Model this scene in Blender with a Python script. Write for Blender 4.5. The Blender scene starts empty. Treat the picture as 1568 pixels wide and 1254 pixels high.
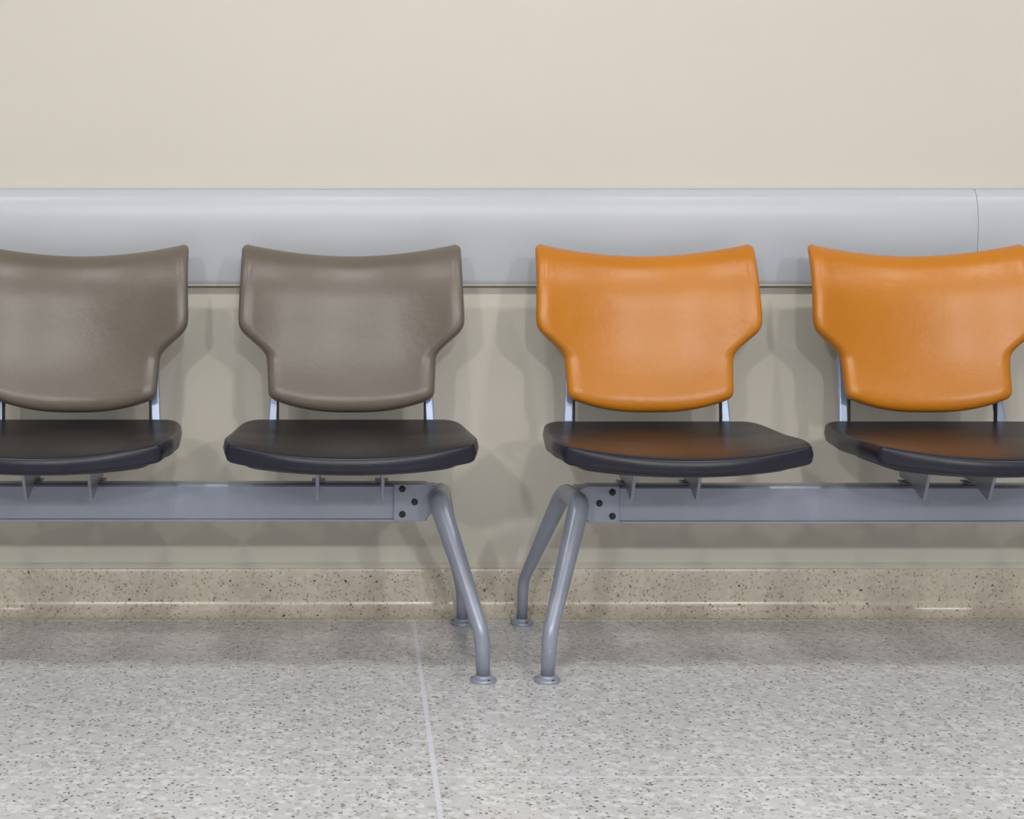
import bpy, bmesh, math, random
from mathutils import Vector
random.seed(3)
scene=bpy.context.scene
try:
    scene.view_settings.view_transform='Standard'
    scene.view_settings.look='None'
except Exception as e: print(e)

def lin(c):
    return tuple(((v/255)/12.92 if v/255<=0.04045 else ((v/255+0.055)/1.055)**2.4) for v in c)+(1,)

# ------------------------------------------------------------ materials
def base_mat(name,col,rough=.5,metal=0,spec=.5,coat=0):
    m=bpy.data.materials.new(name); m.use_nodes=True
    b=m.node_tree.nodes['Principled BSDF']
    b.inputs['Base Color'].default_value=lin(col)
    b.inputs['Roughness'].default_value=rough
    b.inputs['Metallic'].default_value=metal
    b.inputs['Specular IOR Level'].default_value=spec
    b.inputs['Coat Weight'].default_value=coat
    b.inputs['Coat Roughness'].default_value=.25
    return m,m.node_tree,b
def N(t,k,**kw):
    n=t.nodes.new(k)
    for a,v in kw.items():
        if a in n.inputs.keys(): n.inputs[a].default_value=v
        else: setattr(n,a,v)
    return n
def coords(t): return t.nodes.new('ShaderNodeTexCoord').outputs['Object']
def noise_var(t,b,col,scale,amt,bump_scale=None,bump=.1,dist=.001,detail=3):
    co=coords(t)
    n=N(t,'ShaderNodeTexNoise',Scale=scale,Detail=detail); t.links.new(co,n.inputs['Vector'])
    r=t.nodes.new('ShaderNodeValToRGB'); r.color_ramp.elements[0].position=.3; r.color_ramp.elements[1].position=.7
    r.color_ramp.elements[0].color=lin([max(0,c-amt) for c in col]); r.color_ramp.elements[1].color=lin([min(255,c+amt) for c in col])
    t.links.new(n.outputs['Fac'],r.inputs['Fac']); t.links.new(r.outputs['Color'],b.inputs['Base Color'])
    if bump_scale:
        n2=N(t,'ShaderNodeTexNoise',Scale=bump_scale,Detail=4.0); t.links.new(co,n2.inputs['Vector'])
        bp=N(t,'ShaderNodeBump',Strength=bump,Distance=dist); t.links.new(n2.outputs['Fac'],bp.inputs['Height'])
        t.links.new(bp.outputs['Normal'],b.inputs['Normal'])
def simple(name,col,rough,amt=4,scale=6,bs=None,bump=.1,dist=.001,**k):
    m,t,b=base_mat(name,col,rough,**k); noise_var(t,b,col,scale,amt,bs,bump,dist); return m
def leather(name,col,rough=.35,spec=.5,wr=.25,coat=.10):
    m,t,b=base_mat(name,col,rough,spec=spec,coat=coat)
    co=coords(t)
    n=N(t,'ShaderNodeTexNoise',Scale=5.0,Detail=4.0); t.links.new(co,n.inputs['Vector'])
    r=t.nodes.new('ShaderNodeValToRGB'); r.color_ramp.elements[0].position=.3; r.color_ramp.elements[1].position=.7
    r.color_ramp.elements[0].color=lin([max(0,c-4) for c in col]); r.color_ramp.elements[1].color=lin([min(255,c+4) for c in col])
    t.links.new(n.outputs['Fac'],r.inputs['Fac']); t.links.new(r.outputs['Color'],b.inputs['Base Color'])
    v=N(t,'ShaderNodeTexVoronoi',Scale=330.0); t.links.new(co,v.inputs['Vector'])
    n2=N(t,'ShaderNodeTexNoise',Scale=10.0,Detail=4.0,Roughness=.62); t.links.new(co,n2.inputs['Vector'])
    b1=N(t,'ShaderNodeBump',Strength=.14,Distance=.0005); t.links.new(v.outputs['Distance'],b1.inputs['Height'])
    b2=N(t,'ShaderNodeBump',Strength=wr,Distance=.008); t.links.new(n2.outputs['Fac'],b2.inputs['Height'])
    t.links.new(b1.outputs['Normal'],b2.inputs['Normal']); t.links.new(b2.outputs['Normal'],b.inputs['Normal'])
    return m
def terrazzo(name,base,variation,layers,joints=False,rough=.3):
    m,t,b=base_mat(name,base,rough,spec=.5)
    L=t.links.new; co=coords(t)
    dn=N(t,'ShaderNodeTexNoise',Scale=110.0,Detail=2.0); L(co,dn.inputs['Vector'])
    mx=N(t,'ShaderNodeVectorMath',operation='SCALE'); L(dn.outputs['Color'],mx.inputs[0]); mx.inputs['Scale'].default_value=.009
    ad=N(t,'ShaderNodeVectorMath',operation='ADD'); L(co,ad.inputs[0]); L(mx.outputs[0],ad.inputs[1])
    def chips(scale,prev,stops):
        v=N(t,'ShaderNodeTexVoronoi',Scale=scale); L(ad.outputs[0],v.inputs['Vector'])
        s=t.nodes.new('ShaderNodeSeparateColor'); L(v.outputs['Color'],s.inputs[0])
        for (chan,thr,col,size,op) in stops:
            lt=N(t,'ShaderNodeMath',operation='LESS_THAN'); L(s.outputs[chan],lt.inputs[0]); lt.inputs[1].default_value=thr
            sz=N(t,'ShaderNodeMath',operation='LESS_THAN'); L(v.outputs['Distance'],sz.inputs[0]); sz.inputs[1].default_value=size
            mu=N(t,'ShaderNodeMath',operation='MULTIPLY'); L(lt.outputs[0],mu.inputs[0]); L(sz.outputs[0],mu.inputs[1])
            m2=N(t,'ShaderNodeMath',operation='MULTIPLY'); L(mu.outputs[0],m2.inputs[0]); m2.inputs[1].default_value=op
            mix=t.nodes.new('ShaderNodeMix'); mix.data_type='RGBA'
            L(m2.outputs[0],mix.inputs['Factor']); L(prev,mix.inputs['A']); mix.inputs['B'].default_value=lin(col)
            prev=mix.outputs['Result']
        return prev
    n=N(t,'ShaderNodeTexNoise',Scale=60.0,Detail=5.0,Roughness=.7); L(co,n.inputs['Vector'])
    r=t.nodes.new('ShaderNodeValToRGB'); r.color_ramp.elements[0].position=.35; r.color_ramp.elements[1].position=.65
    r.color_ramp.elements[0].color=lin([c-variation for c in base]); r.color_ramp.elements[1].color=lin([min(255,c+variation) for c in base])
    L(n.outputs['Fac'],r.inputs['Fac']); prev=r.outputs['Color']
    for sc,st in layers: prev=chips(sc,prev,st)
    if joints:
        sx=t.nodes.new('ShaderNodeSeparateXYZ'); L(co,sx.inputs[0])
        for ax,off,per,wd in (('X',.131,1.45,.0042),('Y',2.645,1.45,.0036)):
            a=N(t,'ShaderNodeMath',operation='SUBTRACT'); L(sx.outputs[ax],a.inputs[0]); a.inputs[1].default_value=off-per*10+per/2
            mo=N(t,'ShaderNodeMath',operation='MODULO'); L(a.outputs[0],mo.inputs[0]); mo.inputs[1].default_value=per
            sb=N(t,'ShaderNodeMath',operation='SUBTRACT'); L(mo.outputs[0],sb.inputs[0]); sb.inputs[1].default_value=per/2
            ab=N(t,'ShaderNodeMath',operation='ABSOLUTE'); L(sb.outputs[0],ab.inputs[0])
            lt=N(t,'ShaderNodeMath',operation='LESS_THAN'); L(ab.outputs[0],lt.inputs[0]); lt.inputs[1].default_value=wd
            ml=N(t,'ShaderNodeMath',operation='MULTIPLY'); L(lt.outputs[0],ml.inputs[0]); ml.inputs[1].default_value=.8 if ax=='X' else .6
            mix=t.nodes.new('ShaderNodeMix'); mix.data_type='RGBA'
            L(ml.outputs[0],mix.inputs['Factor']); L(prev,mix.inputs['A']); mix.inputs['B'].default_value=lin((222,226,238))
            prev=mix.outputs['Result']
    L(prev,b.inputs['Base Color'])
    return m

M_wall=simple('wall_paint',(206,201,189),.5,amt=2,scale=1.2,bs=60,bump=.06,dist=.002)
M_rail=simple('rail_vinyl',(190,194,201),.33,amt=2,scale=2)
M_seam=simple('seam_dark',(100,102,106),.6)
M_alu=simple('rail_trim_metal',(184,180,170),.4)
M_floor=terrazzo('terrazzo_floor',(203,203,206),7,[
   (68.0,[(0,.40,(223,223,226),.55,.8),(1,.16,(180,178,176),.5,.8)]),
   (140.0,[(0,.17,(164,160,155),.5,.8),(1,.09,(96,94,92),.42,.85),(2,.08,(178,162,140),.42,.6)]),
   (80.0,[(2,.05,(56,54,52),.28,.9)])],True,.19)
M_base=terrazzo('terrazzo_base',(198,189,173),6,[
   (85.0,[(0,.35,(208,202,189),.55,.6),(1,.16,(180,167,147),.45,.8)]),
   (180.0,[(0,.15,(166,150,130),.5,.7),(1,.09,(118,109,98),.42,.75)]),
   (95.0,[(2,.025,(66,58,50),.3,.9)])],False,.22)
M_ceil=simple('ceiling_paint',(205,204,200),.8)
M_taupe=leather('taupe_vinyl',(105,96,86))
M_orange=leather('orange_vinyl',(193,119,20))
M_seat=leather('dark_vinyl',(25,21,25),.33,.34,.10,0)
M_fascia=leather('navy_vinyl',(25,25,40),.33,.4,.08,0)
M_shell=simple('dark_plastic',(34,32,32),.5)
M_metal=simple('painted_steel',(148,155,170),.3,amt=3,scale=8,bs=500,bump=.04,dist=.0005,metal=.2)
M_strut=simple('strut_steel',(155,168,194),.3,amt=3,metal=.3)
M_bolt=simple('black_bolt',(22,22,24),.4)
M_white=simple('fixture_white',(230,230,230),.4)

# ------------------------------------------------------------ mesh helpers
def obj_from_bm(bm,name,mat,parent=None,smooth=True,loc=(0,0,0)):
    bmesh.ops.recalc_face_normals(bm,faces=bm.faces)
    me=bpy.data.meshes.new(name); bm.to_mesh(me); bm.free()
    for m in (mat if isinstance(mat,list) else [mat]): me.materials.append(m)
    if smooth:
        for p in me.polygons: p.use_smooth=True
    o=bpy.data.objects.new(name,me); bpy.context.collection.objects.link(o); o.location=loc
    if parent: o.parent=parent
    return o
def bevel(o,w,seg=2):
    m=o.modifiers.new('b','BEVEL'); m.width=w; m.segments=seg; m.limit_method='ANGLE'; m.angle_limit=math.radians(35)
    return o
def box(name,lo,hi,mat,parent=None,bw=.002):
    bm=bmesh.new(); bmesh.ops.create_cube(bm,size=1)
    for v in bm.verts:
        v.co=Vector([(lo[i]+hi[i])/2+v.co[i]*(hi[i]-lo[i]) for i in range(3)])
    o=obj_from_bm(bm,name,mat,parent,False)
    if bw: bevel(o,bw)
    return o
def extrude_profile(name,prof,x0,x1,mat,parent=None,smooth=False,bw=0):
    bm=bmesh.new()
    a=[bm.verts.new((x0,y,z)) for y,z in prof]; b=[bm.verts.new((x1,y,z)) for y,z in prof]
    n=len(prof)
    for i in range(n): bm.faces.new((a[i],a[(i+1)%n],b[(i+1)%n],b[i]))
    bm.faces.new(a); bm.faces.new(list(reversed(b)))
    o=obj_from_bm(bm,name,mat,parent,smooth)
    if smooth: o.data.set_sharp_from_angle(angle=math.radians(40))
    if bw: bevel(o,bw)
    return o
def fillet(pts,rad,fr):
    out=[(Vector(pts[0]),rad[0])]
    for i in range(1,len(pts)-1):
        p,q,r=Vector(pts[i-1]),Vector(pts[i]),Vector(pts[i+1])
        d=fr[i-1]; a=q+(p-q).normalized()*min(d,(p-q).length*.48); b=q+(r-q).normalized()*min(d,(r-q).length*.48)
        for k in range(11):
            t=k/10
            out.append((a*(1-t)**2+q*2*t*(1-t)+b*t*t, rad[i]))
    out.append((Vector(pts[-1]),rad[-1]))
    return out
def tube(name,path,mat,parent=None,seg=28):
    bm=bmesh.new(); rings=[]
    up=Vector((1,0,0))
    for i,(p,r) in enumerate(path):
        t=(path[min(i+1,len(path)-1)][0]-path[max(i-1,0)][0]).normalized()
        if abs(t.x)>.95: up=Vector((0,1,0))
        u=(up-t*up.dot(t)).normalized(); v=t.cross(u)
        rings.append([bm.verts.new(p+(u*math.cos(a)+v*math.sin(a))*r) for a in [2*math.pi*k/seg for k in range(seg)]])
    for a,b in zip(rings,rings[1:]):
        for k in range(seg): bm.faces.new((a[k],a[(k+1)%seg],b[(k+1)%seg],b[k]))
    bm.faces.new(rings[0]); bm.faces.new(list(reversed(rings[-1])))
    return obj_from_bm(bm,name,mat,parent)
def lathe(name,prof,mat,parent=None,loc=(0,0,0),axis='Z',seg=32):
    bm=bmesh.new(); rings=[]
    for r,z in prof:
        ring=[]
        for k in range(seg):
            a=2*math.pi*k/seg
            x,y=r*math.cos(a),r*math.sin(a)
            ring.append(bm.verts.new((x,y,z) if axis=='Z' else (x,-z,y)))
        rings.append(ring)
    for a,b in zip(rings,rings[1:]):
        for k in range(seg): bm.faces.new((a[k],a[(k+1)%seg],b[(k+1)%seg],b[k]))
    bm.faces.new(rings[0]); bm.faces.new(list(reversed(rings[-1])))
    o=obj_from_bm(bm,name,mat,parent,False,loc); bevel(o,.0008,2)
    return o
def interp(tab,x):
    if x<=tab[0][0]: return tab[0][1]
    for (a,fa),(b,fb) in zip(tab,tab[1:]):
        if x<=b: return fa+(fb-fa)*(x-a)/(b-a)
    return tab[-1][1]
def sm_interp(tab,x,w):
    return sum(interp(tab,x+w*k/6)*(7-abs(k)) for k in range(-6,7))/49
def pillow(name,surf,nrm,edge,tf,tb,rad,nu,ns,mats,parent,pw=2.0,radb=None,rim=0):
    bm=bmesh.new()
    us=[math.sin(math.pi/2*(-1+2*i/nu))*.6+(-1+2*i/nu)*.4 for i in range(nu+1)]
    def sp(j):
        t=j/ns; return t*.55+(.5-.5*math.cos(math.pi*t))*.45
    ss=sorted(set([0,.003,.008]+[sp(j) for j in range(1,ns)]+[.992,.997,1]))
    def f(d,r):
        q=min(d/r,1); return max(0,1-(1-q)**pw)**(1/pw)
    for side,T in ((1,tf),(-1,tb)):
        g=[]; R=rad if side>0 else (radb or rad)
        for s in ss:
            row=[]
            for u in us:
                du,ds=edge(u,s); h=f(du,R)*f(ds,R)
                row.append(bm.verts.new(surf(u,s)+nrm*(side*T*h)))
            g.append(row)
        for j in range(len(ss)-1):
            for i in range(nu):
                fc=bm.faces.new((g[j][i],g[j][i+1],g[j+1][i+1],g[j+1][i]))
                du,ds=edge((us[i]+us[i+1])/2,(ss[j]+ss[j+1])/2)
                if rim and min(du,ds)<rim: fc.material_index=2
                elif side<0 and len(mats)>1 and min(du,ds)>.004: fc.material_index=1
    bmesh.ops.remove_doubles(bm,verts=bm.verts,dist=.00005)
    return obj_from_bm(bm,name,mats,parent)

# ------------------------------------------------------------ chair parts
BW=[(.49,.176),(.525,.179),(.60,.183),(.618,.185),(.632,.196),(.668,.236),(.682,.244),(.70,.246),(.78,.243),(.86,.241)]
def back_rest(cx,dz,mat,parent,tag):
    zb0,zt0=.495,.829
    def wz(s):
        z=.524+(.857-.524)*s
        w=sm_interp(BW,z,.010)
        hh=.333
        for d,R in ((s*hh,.020),((1-s)*hh,.012)):
            if d<R: w-=R-math.sqrt(R*R-(R-d)**2)
        return w
    def surf(u,s):
        w=wz(s); x=u*w
        bot=zb0+.027*abs(u)**2.6
        top=zt0+.028*abs(u)**1.9
        z=bot+(top-bot)*s
        y=3.462+(z-.495)*.31+.010*math.sin((z-.495)/.35*math.pi*1.6+.4)
        y+= .016*max(0,(s-.70)/.30)**2
        y-= .050*(abs(x)/.25)**2.2
        return Vector((cx+x,y,z+dz))
    def edge(u,s):
        return ((1-abs(u))*wz(s), min(s,1-s)*.333)
    return pillow('backrest_'+tag,surf,Vector((0,-.96,.28)),edge,.024,.014,.036,64,84,[mat,M_shell],parent,2.2,.02)
SW=[(0,.238),(.06,.243),(.22,.252),(.55,.250),(.85,.240),(1,.225)]
def seat_cushion(cx,dz,parent,tag):
    D=.47
    def ws(s):
        w=sm_interp(SW,s,.05)
        for d,R in ((s*D,.014),((1-s)*D,.045)):
            if d<R: w-=R-math.sqrt(R*R-(R-d)**2)
        return w
    C=[(0,.448),(.1,.4525),(.3,.452),(.55,.449),(.8,.453),(1,.458)]
    def surf(u,s):
        yf=3.022+.034*abs(u)**2.2; yr=3.50-.03*u*u
        y=yf+(yr-yf)*s
        z=sm_interp(C,s,.06)+.021*abs(u)**2.1*(1-.85*s)
        return Vector((cx+u*ws(s),y,z+dz))
    def edge(u,s): return ((1-abs(u))*ws(s),min(s,1-s)*D)
    a=pillow('seat_cushion_'+tag,surf,Vector((0,0,1)),edge,.020,.017,.020,64,64,[M_seat,M_shell,M_fascia],parent,3.2,None,.0075)
    path=[]
    K=60
    for k in range(K+1):
        u=-.985+1.97*k/K; q=surf(u,.018); q.z+=.0168; path.append((q,.0016))
    tube('seat_piping_'+tag,path,M_fascia,parent,10)
    def surf2(u,s):
        q=surf(u*.86,.09+.84*s); q.z-=.018; return q
    def edge2(u,s): return ((1-abs(u))*ws(s)*.86,min(s,1-s)*D*.84)
    pillow('seat_pan_'+tag,surf2,Vector((0,0,1)),edge2,.004,.012,.03,30,30,[M_shell],parent)
def chair(cx,dz,mat,parent,tag):
    back_rest(cx,0,mat,parent,tag)
    seat_cushion(cx,dz,parent,tag)
    for k,sx in enumerate((-1,1)):
        x=cx+sx*.172
        pts=[(3.30,.428,0),(3.40,.428,0),(3.475,.436,0),(3.502,.470,0),(3.512,.52,.003),(3.545,.63,.010),(3.572,.74,.010)]
        bm=bmesh.new(); rows=[]
        for i,(y,z,ix) in enumerate(pts):
            a=Vector(pts[max(i-1,0)][:2]); b=Vector(pts[min(i+1,len(pts)-1)][:2]); t=(b-a).normalized(); n=Vector((-t.y,t.x))*.007
            xx=x-sx*ix
            rows.append([bm.verts.new((xx+dx,y+n.x*q,z+n.y*q)) for dx,q in ((-.0105,-1),(.0105,-1),(.0105,1),(-.0105,1))])
        for a,b in zip(rows,rows[1:]):
            for j in range(4): bm.faces.new((a[j],a[(j+1)%4],b[(j+1)%4],b[j]))
        bm.faces.new(rows[0]); bm.faces.new(list(reversed(rows[-1])))
        bevel(obj_from_bm(bm,'back_strut_%s_%d'%(tag,k),M_strut,parent,False),.004,3)
        box('strut_dark_strip_%s_%d'%(tag,k),(x-sx*.0115-.0020,3.492,.445),(x-sx*.0115+.0020,3.506,.52),M_shell,parent,.001)  # thin dark strip for the black seam along the strut's inner edge
    prof=[(3.235,.436),(3.245,.420),(3.290,.338),(3.302,.338),(3.345,.352),(3.357,.357),(3.357,.361),(3.43,.361),(3.45,.436)]
    for k,sx in enumerate((-1,1)):
        x=cx-.002+sx*.067
        extrude_profile('seat_bracket_%s_%d'%(tag,k),prof,x-.0035,x+.0035,M_metal,parent,bw=.001)
        box('bracket_foot_%s_%d'%(tag,k),(x-.014,3.368,.3585+dz),(x+.014,3.415,.3625+dz),M_metal,parent,.001)
        box('bracket_top_%s_%d'%(tag,k),(x-.018,3.27,.430),(x+.018,3.44,.437),M_shell,parent,.001)

def foot(name,x,y,parent):
    lathe(name,[(.026,0),(.0265,.003),(.025,.006),(.018,.009),(.016,.013)],M_metal,parent,(x,y,0))
    for k in range(3):
        a=math.radians(-90+120*k+25)
        lathe(name+'_screw_%d'%k,[(.0028,0),(.0028,.0015)],M_bolt,parent,(x+.0215*math.cos(a),y+.0215*math.sin(a),.0065),seg=12)

def leg_end(parent,mx,tag,L):
    X=lambda v: mx(v)
    zc=L['zc']
    pts=[(X(L['rf']),3.608,.006),(X(L['rk']),3.602,L['rkh']),(X(L['re']),3.440,zc),(X(L['fe']),3.290,zc),(X(L['fk']),3.177,.094),(X(L['ff']),3.175,.006)]
    path=fillet(pts,[.0120,.0125,.0190,.0215,.0155,.0133],[.022,.04,.026,.022])
    tube('leg_tube_'+tag,path,M_metal,parent)
    foot('rear_foot_'+tag,X(L['rf']),3.608,parent); foot('front_foot_'+tag,X(L['ff']),3.175,parent)
    z0,z1=L['p']
    a,b,c=X(L['p0']),X(L['p1']),X(L['fe'])
    poly=[(a,z0),(b,z0),(c,z0+.03),(c,z1-.010),(b,z1+.001),(a,z1)]
    bm=bmesh.new()
    f=[bm.verts.new((x,3.350,z)) for x,z in poly]; r=[bm.verts.new((x,3.362,z)) for x,z in poly]
    n=len(poly)
    for i in range(n): bm.faces.new((f[i],f[(i+1)%n],r[(i+1)%n],r[i]))
    bm.faces.new(f); bm.faces.new(list(reversed(r)))
    bevel(obj_from_bm(bm,'end_plate_'+tag,M_metal,parent,False),.0015)
    x0,x1=sorted((X(L['p1']),X(L['fe'])))
    extrude_profile('hub_casting_'+tag,[(3.352,z1-.004),(3.352,z0+.03),(3.395,z0+.02),(3.40,z1-.004)],x0,x1,M_metal,parent,bw=.003)
    for i,(bx,bz) in enumerate(L['bolts']):
        lathe('bolt_%s_%d'%(tag,i),[(.0068,-.002),(.0068,.0025),(.005,.005),(.0028,.005)],M_bolt,parent,(X(bx),3.350,bz),axis='Y',seg=20)

def bench(cs,dz,mat,L,near,sgn):
    e=bpy.data.objects.new('waiting_room_chair_bench',None); bpy.context.collection.objects.link(e)
    mid=cs[1]
    far=2*mid-near
    x0,x1=sorted((near,far))
    zb,zt=.282+dz,.3595+dz
    prof=[(3.362,zb),(3.358,zb+.004),(3.358,zt-.006),(3.361,zt-.001),(3.366,zt),(3.394,zt),(3.398,zt-.004),(3.398,zb+.003),(3.394,zb)]
    extrude_profile('beam',prof,x0,x1,M_metal,e,bw=.001)
    extrude_profile('beam_lower_lip',[(3.355,zb-.001),(3.355,zb+.003),(3.37,zb+.003),(3.37,zb-.001)],x0+.06,x1-.06,M_metal,e)
    for i,c in enumerate(cs): chair(c,dz,mat,e,'abc'[i])
    leg_end(e,lambda v:v,'near',L)
    leg_end(e,lambda v:2*mid-v,'far',L)
    return e
LL=dict(rf=.240,rk=.2375,rkh=.078,re=.183,fe=.171,fk=.250,ff=.2527,zc=.334,p=(.283,.360),p0=.079,p1=.144,s=1,bolts=[(.097,.350),(.123,.323),(.097,.297)])
LR=dict(rf=.374,rk=.3765,rkh=.098,re=.448,fe=.460,fk=.385,ff=.3797,zc=.331,p=(.279,.356),p0=.552,p1=.490,s=-1,bolts=[(.537,.343),(.5096,.320),(.537,.293)])
bench([-.01,-.61,-1.21],0,M_taupe,LL,.150,1)
bench([.637,1.238,1.84],-.004,M_orange,LR,.486,-1)

# ------------------------------------------------------------ room
WY=3.69
box('wall_back',(-6,WY,0),(7,WY+.12,2.9),M_wall,None,0)
box('floor',(-6,-8,-.1),(7,WY,0),M_floor,None,0)
box('ceiling',(-6,-8,2.9),(7,WY+.12,3.0),M_ceil,None,0)
prof=[(WY,.0),(WY,.108),(WY-.006,.110),(WY-.013,.108),(WY-.015,.104),(WY-.015,.045)]
for k in range(1,9):
    a=math.radians(90*k/8)
    prof.append((WY-.015-.040*(1-math.cos(a)),.045-.0435*math.sin(a)))
prof.append((WY-.055,0))
extrude_profile('baseboard_back',prof,-6,7,M_base,None,True)
extrude_profile('trim_base_bead',[(WY,.1085),(WY-.012,.1085),(WY-.0125,.113),(WY-.007,.118),(WY,.120)],-6,7,M_wall,None,True)
e=bpy.data.objects.new('wall_guard_rail',None); bpy.context.collection.objects.link(e)
top,bot=.981,.762
prof=[(WY,top),(WY-.012,top),(WY-.017,top-.0015),(WY-.020,top-.005)]
for k in range(1,24):
    t=k/24
    prof.append((WY-.020-.019*(math.sin(math.pi*t**.65))**.95, top-.005-(top-bot-.008)*t))
prof+=[(WY-.020,bot+.003),(WY-.017,bot),(WY,bot)]
extrude_profile('rail_cover',prof,-6,1.4195,M_rail,e,True)
extrude_profile('rail_cover_next',prof,1.4205,7,M_rail,e,True)
box('rail_seam',(1.4190,WY-.018,.765),(1.4210,WY-.0005,.980),M_seam,e,0)
box('rail_bottom_strip',(-6,WY-.0195,.758),(7,WY-.0002,.7625),M_alu,e,.001)
box('rail_top_strip',(-6,WY-.008,.981),(7,WY-.0002,.985),M_rail,e,.001)

# ------------------------------------------------------------ ceiling lights
def downlight(x,y,power,r=.07,col=(1,.985,.97)):
    e=bpy.data.objects.new('ceiling_downlight',None); bpy.context.collection.objects.link(e); e.location=(x,y,2.9)
    lathe('trim_ring',[(r,0),(r+.02,0),(r+.02,-.008),(r,-.008),],M_white,e)
    ld=bpy.data.lights.new('lamp','AREA'); ld.shape='DISK'; ld.size=2*r; ld.energy=power; ld.color=col
    lo=bpy.data.objects.new('lamp',ld); bpy.context.collection.objects.link(lo); lo.parent=e; lo.location=(0,0,-.012)
def fill_pendant(x,y,power,col=(1,.985,.97)):  # unseen hanging lamp, added to brighten the wall below the rail
    e=bpy.data.objects.new('added_fill_lamp',None); bpy.context.collection.objects.link(e); e.location=(x,y,2.9)
    lathe('fill_lamp_rose',[(.05,0),(.05,-.02),(.01,-.03)],M_white,e)
    lathe('fill_lamp_stem',[(.006,-.02),(.006,-.42),(.03,-.43),(.03,-.46)],M_white,e,seg=16)
    ld=bpy.data.lights.new('fill_light','POINT'); ld.shadow_soft_size=.08; ld.energy=power; ld.color=col
    lo=bpy.data.objects.new('fill_light',ld); bpy.context.collection.objects.link(lo); lo.parent=e; lo.location=(0,0,-.55)
for k in range(-2,4):
    downlight(-.034+1.32*k,1.6,14)
for x in (-1.3,.45,2.2):
    fill_pendant(x,-2.2,140)

w=bpy.data.worlds.new('World'); scene.world=w; w.use_nodes=True
bg=w.node_tree.nodes['Background']; bg.inputs[0].default_value=(.97,.97,1,1); bg.inputs[1].default_value=.32

cam=bpy.data.cameras.new('camera'); co=bpy.data.objects.new('camera',cam); bpy.context.collection.objects.link(co)
co.location=(0,0,.95); co.rotation_euler=(math.radians(90),0,0)
cam.lens=56.25; cam.sensor_width=36; cam.shift_x=.1524; cam.shift_y=-.2022; cam.clip_start=.05
scene.camera=co
